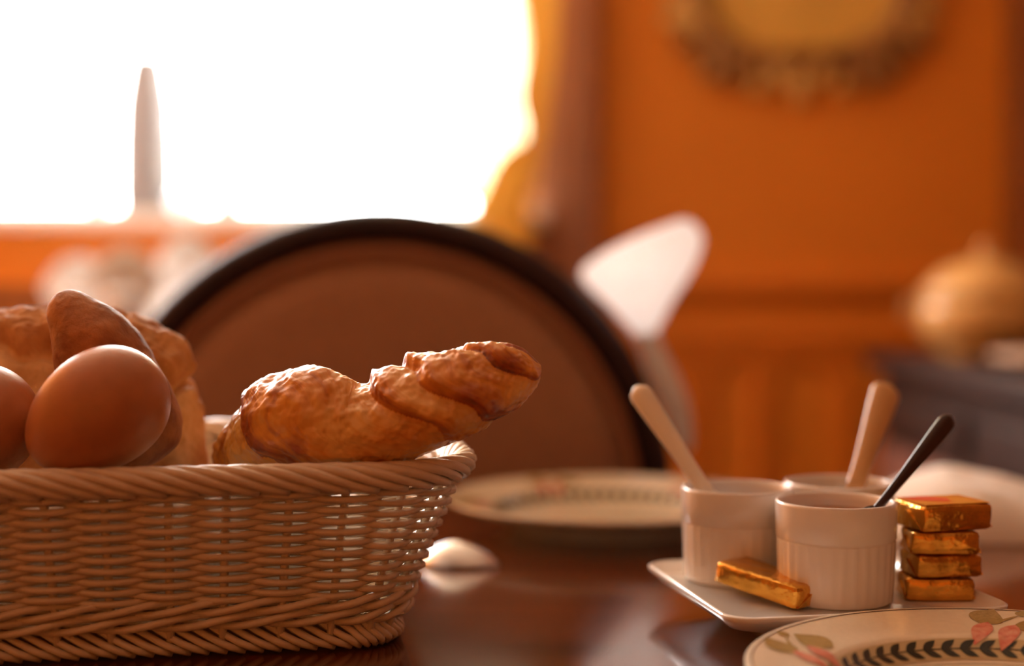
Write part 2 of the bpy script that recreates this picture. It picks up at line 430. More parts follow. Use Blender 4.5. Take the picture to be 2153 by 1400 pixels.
for sx in (-1, 1):
    o = lathe('leg', [(0.013, 0), (0.016, 0.05), (0.026, 0.33), (0.026, 0.39)], M['chairwood'], chair, 16, True, True); o.location = (sx * 0.215, -0.445, 0)
    tube('leg', [(sx * 0.225, 0.06, 0.0), (sx * 0.235, 0.02, 0.2), (sx * 0.245, 0.0, 0.44)], [0.015, 0.02, 0.024], M['chairwood'], chair, 10)

# white cloth draped over the chair's shoulder
rows = [(462, 1428, 1446), (472, 1400, 1464), (488, 1356, 1474), (510, 1306, 1478), (540, 1254, 1470), (570, 1222, 1456), (600, 1234, 1438),
        (640, 1276, 1412), (672, 1306, 1396), (697, 1328, 1384), (735, 1345, 1398), (785, 1362, 1424), (840, 1385, 1446), (900, 1412, 1456), (940, 1430, 1454), (948, 1438, 1446)]
rs = catmull([list(map(float, r)) for r in rows], 70)
CY = 1.525; nv = 40
dc = empty('draped_cloth', (0.14, CY, 0.90)); tag(dc, 'bright white cloth bunched over the shoulder of the tan chair, its tail hanging', 'cloth')
def cloth_piece(name, sub, m):
    V = []
    for i, (y, a, b) in enumerate(sub):
        L_, R_ = at(a, y, CY), at(b, y, CY)
        c = (L_ + R_) / 2 - Vector((0.14, CY, 0.90)); hw = (R_.x - L_.x) / 2
        hd = min(0.024, max(0.006, hw * 0.5))
        for j in range(nv):
            an = 2 * PI * j / nv
            k = 1 + 0.10 * math.sin(an * 5 + i * 0.10) * (0.6 if hw > 0.02 else 1.0)
            V.append(c + Vector((math.cos(an) * hw, math.sin(an) * hd * k, 0)))
    n = len(sub)
    fs = grid_faces(n, nv, True); fs.append(tuple(range(nv))); fs.append(tuple((n - 1) * nv + j for j in range(nv - 1, -1, -1)))
    link(name, V, fs, m, dc)
cut = next(i for i, r in enumerate(rs) if r[0] > 705)
cloth_piece('bunched_top', rs[:cut + 1], M['thinlinen']); cloth_piece('hanging_tail', rs[cut - 1:], M['linen'])

# ------------------------------------------------------------------ plates
def plate_z(r):
    prof = [(0, .006), (.078, .006), (.083, .0062), (.090, .0105), (.097, .0148), (.101, .0160), (.120, .0188), (.1315, .0215), (.134, .0215)]
    for (a, za), (b, zb) in zip(prof, prof[1:]):
        if r <= b: return lerp(za, zb, (r - a) / (b - a))
    return prof[-1][1]
PC = Vector((0.2389, 0.650, TZ))       # near plate
prof = [(0.0005, .006), (.04, .006), (.078, .006), (.083, .0062), (.0865, .0082), (.090, .0105), (.094, .0131), (.097, .0148), (.0985, .0155), (.101, .0160), (.120, .0188), (.1305, .0214), (.1325, .0216),
        (.1335, .0210), (.1332, .0196), (.125, .0165), (.102, .0125), (.088, .0055), (.082, .0015), (.080, 0.0), (.072, 0.0), (.070, .0025), (.0005, .003)]
def ring(name, r0, r1, m, parent, lift=0.00025, n=180):
    vs_, fs = [], []
    for k in range(4):
        r = lerp(r0, r1, k / 3)
        for i in range(n):
            a = 2 * PI * i / n; vs_.append((r * math.cos(a), r * math.sin(a), plate_z(r) + lift))
    return link(name, vs_, grid_faces(4, n, True) if False else [tuple(reversed(q)) for q in grid_faces(4, n, True)], m, parent)
def blob(pts, lift):
    """leaf shaped print: outline polygon with centre fan laid on the plate surface"""
    c = sum((Vector(p) for p in pts), Vector((0, 0))) / len(pts)
    vs_ = [(c.x, c.y, plate_z(c.length) + lift)]
    n = len(pts)
    for k in (0.5, 1.0):
        for p in pts:
            q = c + (Vector(p) - c) * k; vs_.append((q.x, q.y, plate_z(q.length) + lift))
    fs = [(0, 1 + i, 1 + (i + 1) % n) for i in range(n)] + [(1 + i, 1 + n + i, 1 + n + (i + 1) % n, 1 + (i + 1) % n) for i in range(n)]
    return vs_, fs
def leafpoly(a, b, w, n=9, blunt=0.5):
    a, b = Vector(a), Vector(b); d = b - a; p = Vector((-d.y, d.x)).normalized()
    L_ = [a + d * (i / n) + p * w * math.sin(PI * (i / n) ** blunt) for i in range(n + 1)]
    R_ = [a + d * (i / n) - p * w * math.sin(PI * (i / n) ** blunt) for i in range(n - 1, 0, -1)]
    return L_ + R_
def merge(parts):
    V_, F_ = [], []
    for v_, f_ in parts:
        o_ = len(V_); V_ += v_; F_ += [tuple(i + o_ for i in q) for q in f_]
    return V_, F_
def onp(px, py):
    p = on(px, py, TZ + 0.0215) - PC; return Vector((p.x, p.y)) / 0.975
def motif():
    def pl(c, ax, w, blunt=0.8):      # pixel ends on the photograph's nearest motif, width in metres
        return leafpoly(onp(*c), onp(*ax), w, 9, blunt)
    leaves = [(pl((1668, 1372), (1611, 1354), 0.0095), .0003), (pl((1752, 1352), (1668, 1340), 0.0115), .0003), (pl((1658, 1346), (1634, 1341), 0.004), .0003),
              (pl((1672, 1366), (1650, 1346), 0.0012), .0003)]
    buds = [(pl((1668, 1367), (1752, 1389), 0.0054), .0005), (pl((1697, 1356), (1776, 1377), 0.0054), .0007)]
    return leaves, buds
LEAV, BUDS = motif()
def plate(name, loc, scale, rot, label):
    root = empty(name, loc, rot); root.scale = (scale, scale, scale * 1.2); tag(root, label, 'plate', 'floral breakfast plates')
    lathe('dish', prof, M['cream'], root, 144)
    ring('rim_line', .1298, .1306, M['brownline'], root); ring('well_line', .0806, .0812, M['brownline'], root)
    ring('vine_band', .0845, .0962, M['vineband'], root, .0002)
    parts = []
    n = 54; rv = 0.0902
    for i in range(n):
        a0 = 2 * PI * i / n
        def pol(r, a): return Vector((r * math.cos(a), r * math.sin(a)))
        parts.append(blob(leafpoly(pol(rv, a0), pol(rv + 0.0048, a0 - 0.105), 0.0019, 6, 0.9), .0005))
        parts.append(blob(leafpoly(pol(rv, a0), pol(rv - 0.0044, a0 - 0.105), 0.0019, 6, 0.9), .0005))
    v_, f_ = merge(parts); link('vine_leaves', v_, f_, M['vine'], root)
    ring('vine_stem', rv - 0.0003, rv + 0.0003, M['vine'], root, .0005)
    for k in range(5):
        c, s = math.cos(2 * PI * k / 5), math.sin(2 * PI * k / 5)
        rot2 = lambda p: Vector((p.x * c - p.y * s, p.x * s + p.y * c))
        v_, f_ = merge([blob([rot2(p) for p in q], l) for q, l in LEAV]); link('leaf_print', v_, f_, M['olive'], root)
        v_, f_ = merge([blob([rot2(p) for p in q], l) for q, l in BUDS]); link('bud_print', v_, f_, M['pink'], root)
    return root
plate('breakfast_plate', PC, 0.975, 0.0, 'cream plate with pink buds and dark vine ring, beside the square tray of pots')
plate('breakfast_plate', (0.083, 1.198, TZ), 1.05, R(113 - 148), 'cream floral plate laid in front of the tan upholstered chair')

# ------------------------------------------------------------------ square tray
T_L, T_F, T_R = on(1340, 1192, 0.772), on(1590, 1302, 0.772), on(2146, 1276, 0.772)
T_B = T_L + T_R - T_F
tc_ = (T_L + T_R) / 2
ex = (T_R - T_F).normalized(); tang = math.atan2(ex.y, ex.x); side = ((T_R - T_F).length + (T_L - T_F).length) / 2 + 0.012
tray = empty('square_tray', (tc_.x, tc_.y, TZ), tang); tag(tray, 'square white porcelain tray carrying three pots and gold butter packets', 'tray')
def rrect(hs, r, n=8):
    pts = []
    for k, (cx, cy) in enumerate(((1, 1), (-1, 1), (-1, -1), (1, -1))):
        for i in range(n + 1):
            a = PI / 2 * k + PI / 2 * i / n
            pts.append((cx * (hs - r) + r * math.cos(a), cy * (hs - r) + r * math.sin(a)))
    return pts
hs = side / 2
sec = [(0.30, 0.0, .01), (0.56, 0.0, .012), (0.60, 0.006, .012), (0.93, 0.0155, .014), (1.0, 0.0210, .016), (1.005, 0.0235, .016), (0.985, 0.0245, .016), (0.955, 0.0205, .015), (0.93, 0.0185, .014), (0.3, 0.0180, .01), (0.02, 0.0180, .0004)]
V = []; n_ = 36
for k, z, r in sec: V += [(x, y, z) for x, y in rrect(hs * k, min(r, hs * k * 0.9))]
fs = [q for q in grid_faces(len(sec), n_, True)]; fs = [tuple(reversed(q)) for q in fs]; fs.append(tuple(range(n_ - 1, -1, -1)) if False else tuple(range(n_)))
link('dish', V, fs, M['porc'], tray)
TS = TZ + 0.018

# ------------------------------------------------------------------ ramekins with spoons
RH, RR = 0.0585, 0.0352
def ramekin(x, y, label, fillm, fillz, fillname):
    root = empty('ramekin', (x, y, TS)); tag(root, label, 'ramekin', 'white pots on the tray')
    def flute(r, z, a):
        if r > 0.0318 and 0.004 < z < 0.0365: return r - 0.0006 + 0.0006 * abs(math.sin(a * 16))
        return r
    k = RR / 0.0352
    pr = [(0.0005, 0.0), (.031, 0.0), (.0328, 0.0015), (.0333, 0.005), (.0340, 0.020), (.0345, 0.0355), (.0345, 0.0362), (.0339, 0.0370), (.0348, 0.0380), (.0350, 0.050), (.0352, 0.0570), (.0348, 0.0585), (.0335, 0.0588),
          (.0326, 0.0580), (.0322, 0.054), (.0315, 0.008), (.028, 0.004), (.0005, 0.004)]
    lathe('pot', pr, M['rame'], root, 128, fn=flute)
    V_ = []; n = 40; rg = 10
    for i in range(rg):
        r = 0.0319 * i / (rg - 1) + 0.0002
        for j in range(n):
            a = 2 * PI * j / n; V_.append((r * math.cos(a), r * math.sin(a), fillz + 0.0018 * nz((r * math.cos(a) + x, r * math.sin(a), 0), 90) * (1 - i / rg)))
    f_ = grid_faces(rg, n, True); f_.append(tuple(range(n - 1, -1, -1)))
    link(fillname, V_, f_, fillm, root)
    return root
Rf, Rb, Rl = (0.1905, 0.833), (0.2115, 0.916), (0.1420, 0.892)
ramekin(*Rf, 'white fluted pot of marmalade with the thin dark spoon leaning in it', M['honey'], 0.0505, 'marmalade')
ramekin(*Rb, 'white fluted pot of jam with the broad tan spoon handle, behind the marmalade', M['jam'], 0.046, 'jam')
ramekin(*Rl, 'white fluted pot with the pale spoon, behind the loose butter packet', M['choc'], 0.048, 'spread')
def spoon(name, tip, end, widths, m, label, thick=0.35, upv=None):
    """handle from the free end (tip) down to the inside of the pot (end), with a bowl at the lower end"""
    root = empty(name, end); tag(root, label, 'spoon')
    tip, end = Vector(tip), Vector(end); d = end - tip; n = 24
    upv = upv if upv else Vector((0, -1, 0.2))
    P = [tip + d * (i / n) - end for i in range(n + 1)]
    rr = []
    for i in range(n + 1):
        t = i / n
        r = lerp(widths[0], widths[1], sm(t * 1.1))
        if t < 0.09: r *= math.sqrt(max(0.05, 1 - ((0.09 - t) / 0.09) ** 2))
        rr.append(r)
    v_, f_ = tube_data(P, rr, 12, up=upv, flat=thick); link('handle', v_, f_, m, root)
    b = d.normalized()
    P = [b * (0.022 * i / 10 - 0.002) for i in range(11)]
    rr = [max(0.0012, 0.0075 * math.sin(PI * min(1, (i + 1.2) / 11.5)) ** 0.7) for i in range(11)]
    v_, f_ = tube_data(P, rr, 12, up=upv, flat=0.28); link('bowl', v_, f_, m, root)
def inpot(p, px, py, dy): return at(px, py, p[1] + dy)
e_ = inpot(Rl, 1488, 1040, -0.006); spoon('spoon', at(1336, 812, 0.905), e_, (0.0074, 0.0050), M['handle_w'], 'pale cream spoon handle leaning out of the pot behind the butter packet', 0.5)
e_ = inpot(Rb, 1796, 1030, 0.004); spoon('spoon', at(1868, 808, 0.985), e_, (0.0105, 0.0062), M['handle_t'], 'broad tan wooden spoon handle standing in the jam pot', 0.4)
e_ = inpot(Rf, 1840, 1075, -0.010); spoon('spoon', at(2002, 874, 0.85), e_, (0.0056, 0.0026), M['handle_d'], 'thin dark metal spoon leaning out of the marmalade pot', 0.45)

# ------------------------------------------------------------------ gold butter packets
def packet(loc, yaw, size, label, pitch=0.0, roll=0.0, seed=0, printed=False):
    root = empty('butter_packet', loc, 0); root.rotation_euler = (roll, pitch, yaw); tag(root, label, 'butter packet', 'gold foil butter packets')
    L_, W_, H_ = size
    bm = bmesh.new(); bm_box(bm, (0, 0, H_ / 2), (L_, W_, H_), bev=0.0026, seg=2)
    bmesh.ops.subdivide_edges(bm, edges=bm.edges[:], cuts=3, use_grid_fill=True)
    for v_ in bm.verts:
        p = v_.co + Vector((seed * 1.7, seed, 0))
        v_.co += Vector((nz(p, 120), nz(p + Vector((3, 0, 0)), 120), 0)) * 0.0011
        if v_.co.z > 0.001: v_.co.z += 0.0007 * nz(p + Vector((0, 5, 0)), 90)
        if abs(v_.co.x) > L_ / 2 - 0.004: v_.co.y *= 0.97
    from_bm('foil_wrap', bm, M['foil'], root, True)
    for s in (-1, 1):       # folded foil triangles at the ends
        x = s * (L_ / 2 + 0.0006)
        vs_ = [(x, -W_ * 0.44, H_ * 0.08), (x, W_ * 0.44, H_ * 0.08), (x + s * 0.0008, 0, H_ * 0.72), (x - s * 0.0012, -W_ * 0.44, H_ * 0.08), (x - s * 0.0012, W_ * 0.44, H_ * 0.08), (x - s * 0.001, 0, H_ * 0.72)]
        link('end_fold', vs_, [(0, 1, 2), (5, 4, 3), (0, 3, 4, 1), (1, 4, 5, 2), (2, 5, 3, 0)], M['foil'], root, False)
    if printed:
        box('label', (0, 0, H_ + 0.0003), (L_ * 0.92, W_ * 0.9, 0.0006), M['foil_label'], root)
        pts = [(-L_ * .42, W_ * .38), (-L_ * .05, W_ * .40), (L_ * .12, W_ * .1), (L_ * .02, -W_ * .20), (-L_ * .22, -W_ * .12), (-L_ * .40, W_ * .08)]
        link('red_print', [(x, y, H_ + 0.0008) for x, y in pts] + [(x, y, H_ + 0.0005) for x, y in pts], [tuple(reversed(range(6)))] + [(i, (i + 1) % 6, 6 + (i + 1) % 6, 6 + i) for i in range(6)], M['red'], root, False)
    return root
a_, b_ = on(1482, 1252, TS), on(1690, 1290, TS)
pk = (a_ + b_) / 2; d_ = b_ - a_
nrm = Vector((-d_.y, d_.x, 0)).normalized(); pk = pk + nrm * 0.016
packet((pk.x, pk.y, TS + 0.0045), math.atan2(d_.y, d_.x) - 0.06, (0.060, 0.030, 0.0130), 'single gold foil butter packet lying on the tray corner in front of two pots', pitch=R(7), seed=1)
sx_, sy_ = 0.253, 0.838
ord_ = ['lowest', 'second from the bottom', 'third from the bottom']
z_ = TS + 0.0006
for k in range(3):
    packet((sx_ + (-0.002, 0.001, 0.0)[k], sy_ + (0, 0.001, -0.001)[k], z_), R((-4, 6, -2)[k]), (0.040, 0.030, 0.0132), 'gold foil butter packet in the stack beside the marmalade pot, ' + ord_[k], seed=3 + k)
    z_ += 0.0137
packet((sx_ + 0.0025, sy_ + 0.003, z_), R(16), (0.046, 0.036, 0.0155), 'topmost butter packet of the stack, with yellow label and red print', seed=8, printed=True)

# ------------------------------------------------------------------ white napkin lying on the table behind the butter stack
V = []; nu, nv = 50, 26
for i in range(nu):
    t = i / (nu - 1); x = lerp(0.295, 0.56, t)
    top = 0.050 * math.sin(PI * min(1, (t + 0.02) / 0.34) * 0.5) if t < 0.32 else lerp(0.050, 0.010, sm((t - 0.25) / 0.62))
    for j in range(nv):
        s = j / (nv - 1); y = lerp(1.115, 1.30, s) - 0.02 * t
        h = top * (math.sin(PI * s) ** 0.55) * (1 + 0.16 * math.sin(7 * s + 5 * t)) + 0.004 * nz((x, y, 0), 30) * math.sin(PI * s)
        V.append((x, y, TZ + 0.0015 + max(0, h)))
nb = len(V)
V += [(x, y, TZ + 0.0002) for x, y, z in V]
g = grid_faces(nu, nv); fs = list(g) + [tuple(nb + i for i in reversed(q)) for q in g]
edge = [i * nv for i in range(nu)] + [(nu - 1) * nv + j for j in range(1, nv)] + [i * nv + nv - 1 for i in range(nu - 2, -1, -1)] + [j for j in range(nv - 2, 0, -1)]
for q in range(len(edge)):
    a, b = edge[q], edge[(q + 1) % len(edge)]; fs.append((a, b, nb + b, nb + a)[::-1])
tag(link('table_napkin', V, fs, M['linen']), 'white cloth napkin folded on the table behind the stack of butter packets', 'napkin')

# ------------------------------------------------------------------ silver spoon beside the basket
sp = empty('silver_spoon', (-0.060, 1.035, TZ), R(-12)); tag(sp, 'silver spoon lying on the table between basket and far plate', 'spoon')
V = []; nu, nv = 15, 20
for i in range(nu):
    t = i / (nu - 1); k = 1 - (1 - t)
    for j in range(nv):
        a = 2 * PI * j / nv; x = 0.030 * k * math.cos(a) * (1 + 0.12 * math.cos(a)); y = 0.0195 * k * math.sin(a)
        V.append((x + 0.018, y, 0.0022 + 0.0150 * (1 - k * k)))
nb = len(V); V += [(x, y, z - 0.0012) for x, y, z in V]
g = grid_faces(nu, nv, True); fs = list(g) + [tuple(nb + i for i in reversed(q)) for q in g]
o_ = (nu - 1) * nv
for j in range(nv): j2 = (j + 1) % nv; fs.append((o_ + j, nb + o_ + j, nb + o_ + j2, o_ + j2))
link('bowl', V, fs, M['silver'], sp)
v, f = tube_data([(-0.006, 0, 0.006), (-0.02, 0, 0.010), (-0.04, 0, 0.010), (-0.08, 0, 0.006), (-0.12, 0, 0.004), (-0.145, 0, 0.004)], [0.0045, 0.003, 0.003, 0.004, 0.007, 0.006], 10, up=(0, 0, 1), flat=0.45)
link('handle', v, f, M['silver'], sp)

# ------------------------------------------------------------------ wicker basket
BY = R(10)
BU = Vector((math.cos(BY), math.sin(BY), 0)); BV = Vector((-math.sin(BY), math.cos(BY), 0))
HL, HW, RIMZ = 0.19, 0.125, 0.108
p_front = on(850, 975, TZ + RIMZ); p_right = on(1000, 1015, TZ + RIMZ - 0.006)
vF = p_front.dot(BV); uR = BU.dot(at(1003, 1010, 0.79)) + 0.007
BC = BU * (uR - HL) + BV * (vF + HW); BC.z = TZ
basket = empty('bread_basket', BC, BY); tag(basket, 'white woven wicker basket with braided rim holding bread and eggs', 'basket')
NST = 34
def peri(s, off, rc):
    """rounded rectangle, s in [0,1), inset by off; returns point and outward normal. s=0 in the middle of the left end"""
    hl, hw = HL - 0.009, HW - 0.009
    segs = []
    st = [2 * (hw - rc) / 2, PI * rc / 2, 2 * (hl - rc), PI * rc / 2, 2 * (hw - rc), PI * rc / 2, 2 * (hl - rc), PI * rc / 2, (hw - rc)]
    tot = sum(st); d = (s % 1.0) * tot
    k = 0
    while d > st[k] and k < 8: d -= st[k]; k += 1
    t = d / st[k]
    H, W_ = hl - rc, hw - rc; ro = rc - off * 0.75; H -= off * 0.25; W_ -= off * 0.25
    if k == 0: return Vector((-H - ro, lerp(0, -W_, t), 0)), Vector((-1, 0, 0))
    if k == 8: return Vector((-H - ro, lerp(W_, 0, t), 0)), Vector((-1, 0, 0))
    if k == 2: return Vector((lerp(-H, H, t), -W_ - ro, 0)), Vector((0, -1, 0))
    if k == 4: return Vector((H + ro, lerp(-W_, W_, t), 0)), Vector((1, 0, 0))
    if k == 6: return Vector((lerp(H, -H, t), W_ + ro, 0)), Vector((0, 1, 0))
    cx, cy, a0 = {1: (-H, -W_, PI), 3: (H, -W_, 1.5 * PI), 5: (H, W_, 0), 7: (-H, W_, PI / 2)}[k]
    a = a0 + PI / 2 * t; n = Vector((math.cos(a), math.sin(a), 0))
    return Vector((cx, cy, 0)) + n * ro, n
RC = 0.058
def rise(p): return 0.004 * sm((p.y + HW) / (2 * HW))                 # the back rim stands a little higher
def inset(z):
    t = max(0.0, min(1.0, z / RIMZ)); return 0.043 * (1 - t ** 1.15)
def wallp(s, z, out=0.0):
    p, n = peri(s, inset(z), RC); q = p + n * out
    return Vector((q.x, q.y - 0.013 * (1 - z / RIMZ), z + rise(q) * (z / RIMZ)))
rim = empty('rim', (0, 0, 0)); rim.parent = basket
weave = empty('wall_weave', (0, 0, 0)); weave.parent = basket
footp = empty('foot', (0, 0, 0)); footp.parent = basket
# stakes
for i in range(NST):
    tube('stake', [wallp(i / NST + 0.002 * math.sin(i * 3.1), lerp(0.006, RIMZ - 0.008, k / 9)) for k in range(10)], 0.0024, M['wicker'], weave, 6)
# weavers (over one, under one)
z0w, z1w = 0.0330, RIMZ - 0.0135; NR = 21
for r in range(NR):
    z = lerp(z0w, z1w, r / (NR - 1)); P = []
    ns = NST * 8
    for i in range(ns):
        s = i / ns; ph = PI * NST * s + PI * (r % 2)
        c = math.cos(ph)
        c = math.copysign(abs(c) ** 0.8, c)
        P.append(wallp(s, z + 0.0006 * nz((s * 60, r * 3.3, 0), 1) - 0.0006 * c, 0.0036 * c + 0.0004 * nz((s * 80, r * 7.1, 4), 1)))
    tube('weaver', P, 0.0021, M['wicker'], weave, 6, closed=True)
# twined thick courses at the foot of the wall
for lv, zc in enumerate((0.0285, 0.0205)):
    for j in range(3):
        P = []; ns = NST * 8
        tot = NST - NST % 3 if NST % 3 else NST
        for i in range(ns):
            s = i / ns; ph = 2 * PI * (tot / 3) * s + 2 * PI * j / 3 + lv
            P.append(wallp(s, zc + 0.0034 * math.sin(ph), 0.0008 + 0.0040 * math.cos(ph)))
        tube('wale_strand', P, 0.0023, M['wicker'], footp, 6, closed=True)
# foot border: strands slanting down to the table
NF = NST * 3
for i in range(NF):
    s0 = i / NF; P = []
    for k in range(9):
        t = k / 8; s = s0 + t * 1.05 / NST
        P.append(wallp(s, lerp(0.0190, 0.0024, t ** 0.75), lerp(-0.003, 0.0045, sm(t * 1.3)) - 0.004 * sm((t - 0.7) / 0.3)))
    tube('foot_strand', P, 0.0021, M['wicker'], footp, 6)
V = []; ns = 160                                     # added inner ring, keeps light from showing through the foot gaps
for z in (0.0012, 0.019):
    for i in range(ns): V.append(wallp(i / ns, z, -0.012))
    for i in range(ns): V.append(wallp(i / ns, z, -0.015))
fs = []
for i in range(ns):
    j = (i + 1) % ns
    fs += [(i, j, 2 * ns + j, 2 * ns + i), (3 * ns + i, 3 * ns + j, ns + j, ns + i), (2 * ns + i, 2 * ns + j, 3 * ns + j, 3 * ns + i), (ns + i, ns + j, j, i)]
link('foot_light_blocker', V, fs, M['wicker'], footp)
# rim border: strands rolling from the inside over the top and down the outside
NRM = NST * 2
for i in range(NRM):
    s0 = i / NRM; P = []; span = 6.0 / NRM
    for k in range(15):
        t = k / 14; s = s0 + t * span
        a = lerp(R(205), R(-62), t)            # 180 = inside, 90 = top, 0 = outside
        rad = 0.0064
        P.append(wallp(s, RIMZ - 0.0088 + rad * 1.05 * math.sin(a), rad * math.cos(a) + 0.001))
    tube('rim_strand', P, 0.0027, M['wicker'], rim, 7)
# woven floor of the basket
V = []; 
for ix in range(41):
    for iy in range(27):
        x, y = lerp(-HL + 0.047, HL - 0.047, ix / 40), lerp(-HW + 0.047, HW - 0.047, iy / 26)
        V.append((x, y - 0.009, 0.0195 + 0.0012 * math.sin(ix * PI / 2 + (iy % 2) * PI)))
link('base', V, grid_faces(41, 27), M['wicker'], basket)

# white cloth lining heaped inside the basket
def bw(u, v_, z): return BC + BU * u + BV * v_ + Vector((0, 0, z))
V = []; nu, nv = 56, 40
for i in range(nu):
    for j in range(nv):
        a, b = lerp(-1, 1, i / (nu - 1)), lerp(-1, 1, j / (nv - 1))
        k = max(abs(a), abs(b))
        # squircle footprint
        q = 1 / ((abs(a) ** 6 + abs(b) ** 6) ** (1 / 6)) * k if k > 1e-6 else 1
        hi = lerp(0.080, 0.030, sm((b + 0.34 - 1.2 * max(0, a)) / 0.16)); z = lerp(hi, 0.0265, sm((k - 0.80) / 0.20)) + 0.002 * nz((a * 3, b * 3, 0), 1.6)
        off = inset(z) * 0.98 + 0.030
        V.append(bw(a * q * (HL - off), b * q * (HW - off), z))
nb = len(V); V += [Vector((p.x, p.y, TZ + 0.0225)) for p in V]
g = grid_faces(nu, nv); fs = [tuple(reversed(q)) for q in g]; fs = list(g) + [tuple(nb + i for i in reversed(q)) for q in g]
edge = [i * nv for i in range(nu)] + [(nu - 1) * nv + j for j in range(1, nv)] + [i * nv + nv - 1 for i in range(nu - 2, -1, -1)] + [j for j in range(nv - 2, 0, -1)]
for q in range(len(edge)):
    a, b = edge[q], edge[(q + 1) % len(edge)]; fs.append((b, a, nb + a, nb + b))
tag(link('basket_liner', V, fs, M['linen']), 'white cloth heaped inside the wicker basket under the bread', 'napkin')

# ------------------------------------------------------------------ croissant
ctrl = [(500, 1000, .885, .010), (535, 968, .850, .0225), (590, 915, .815, .0300), (660, 892, .792, .0312), (770, 905, .782, .0275), (880, 868, .776, .0278), (985, 828, .774, .0262), (1065, 797, .774, .0205), (1112, 779, .775, .0140), (1137, 768, .776, .0065)]
cps = [list(at(a, b, c)) + [r] for a, b, c, r in ctrl]
nu, nv = 420, 168
C = catmull(cps, nu)
arc = [0.0]
for i in range(1, nu): arc.append(arc[-1] + (Vector(C[i][:3]) - Vector(C[i - 1][:3])).length)
U = [a / arc[-1] for a in arc]
def u_at(px):
    best = min(range(nu), key=lambda i: abs(C[i][0] - at(px, 880, C[i][1]).x)); return U[best]
BND = [-0.40, -0.18, -0.02, u_at(572), u_at(792), u_at(880), u_at(1008), u_at(1082), u_at(1122), 1.4]
V = []; seg = []; uvs = []
for i in range(nu):
    p = Vector(C[i][:3]); r0 = C[i][3]; u = U[i]
    t = (Vector(C[min(i + 1, nu - 1)][:3]) - Vector(C[max(i - 1, 0)][:3])).normalized()
    n1 = (Vector((0, 0, 1)) - t * t.z).normalized(); n2 = t.cross(n1)
    cap = math.sqrt(max(0.0, min(1.0, (1 - u) / 0.02))) * math.sqrt(max(0.0, min(1.0, u / 0.02)))
    for j in range(nv):
        a = 2 * PI * j / nv
        av = a if a <= PI else a - 2 * PI
        lim = max(-2.3, min(2.3, av))
        wob = 0.034 * nz((math.cos(a) * 1.3, math.sin(a) * 1.3, u * 5), 1.0)
        s = u - 0.058 * lim + wob
        k = 0
        while k < len(BND) - 2 and s > BND[k + 1]: k += 1
        f_ = (s - BND[k]) / (BND[k + 1] - BND[k])
        wdt = (BND[k + 1] - BND[k])
        step = sm(f_ * wdt / 0.030)
        h = ((0.0078 if k in (4, 5) else 0.0042) * (1 - f_) ** 0.9 * step + 0.0012 * math.sin(PI * min(1, f_ * 1.0))) * min(1, r0 / 0.02)
        under = sm((abs(av) - 1.9) / 0.6)
        h *= 1 - 0.8 * under
        stri = 0.00045 * math.sin(f_ * wdt * 150 + 5 * nz((u * 9, a * 1.5, 1), 1)) * (0.1 + f_) * (1 - under) * (0.5 + nz((u * 14, a * 2, 7), 1))
        q = p + (n1 * math.cos(a) + n2 * math.sin(a)) * r0
        lump = 0.0030 * nz(q, 42) + 0.0014 * nz(q, 130) + 0.0007 * nz(q, 380)
        r = max(0.0, (r0 + h - 0.0025 + stri + lump)) * cap
        fl = 0.86 if math.cos(a) < 0 else 1.0
        V.append(p + (n1 * math.cos(a) * (fl if math.cos(a) < 0 else 1.0) + n2 * math.sin(a)) * r)
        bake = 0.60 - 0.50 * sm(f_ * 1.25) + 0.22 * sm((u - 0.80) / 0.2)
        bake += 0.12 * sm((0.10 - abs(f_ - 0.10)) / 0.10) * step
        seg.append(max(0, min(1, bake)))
        uvs.append((s, a / (2 * PI)))
fs = [tuple(reversed(q)) for q in grid_faces(nu, nv, True)]; fs.append(tuple(range(nv))); fs.append(tuple((nu - 1) * nv + j for j in range(nv - 1, -1, -1)))
cro = link('croissant', V, fs, M['croissant'])
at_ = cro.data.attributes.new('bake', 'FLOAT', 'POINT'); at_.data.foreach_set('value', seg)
ul = cro.data.uv_layers.new(name='UVMap')
for lp in cro.data.loops: ul.data[lp.index].uv = uvs[lp.vertex_index]
tag(cro, 'golden brown flaky croissant lying over the end rim of the basket', 'croissant')

# ------------------------------------------------------------------ brown eggs
def egg(c, axis, a, b, label):
    prof = []; n = 28
    for i in range(n + 1):
        th = PI * i / n
        prof.append((max(1e-5, b * math.sin(th) * (1 - 0.13 * math.cos(th))), -a * math.cos(th) * -1 * -1))
    o = lathe('egg', prof, M['egg'], None, 48)
    o.rotation_mode = 'QUATERNION'; o.rotation_quaternion = Vector((0, 0, 1)).rotation_difference(Vector(axis).normalized()); o.location = c
    return tag(o, label, 'egg', 'brown eggs in the basket')
egg(at(204, 868, 0.755), (0.70, 0.28, 0.52), 0.0400, 0.0315, 'brown egg in the basket, leaning against the pointed roll')
egg(at(-58, 902, 0.762), (0.3, 0.8, 0.5), 0.0385, 0.0315, 'brown egg in the basket, in front of the split loaf')

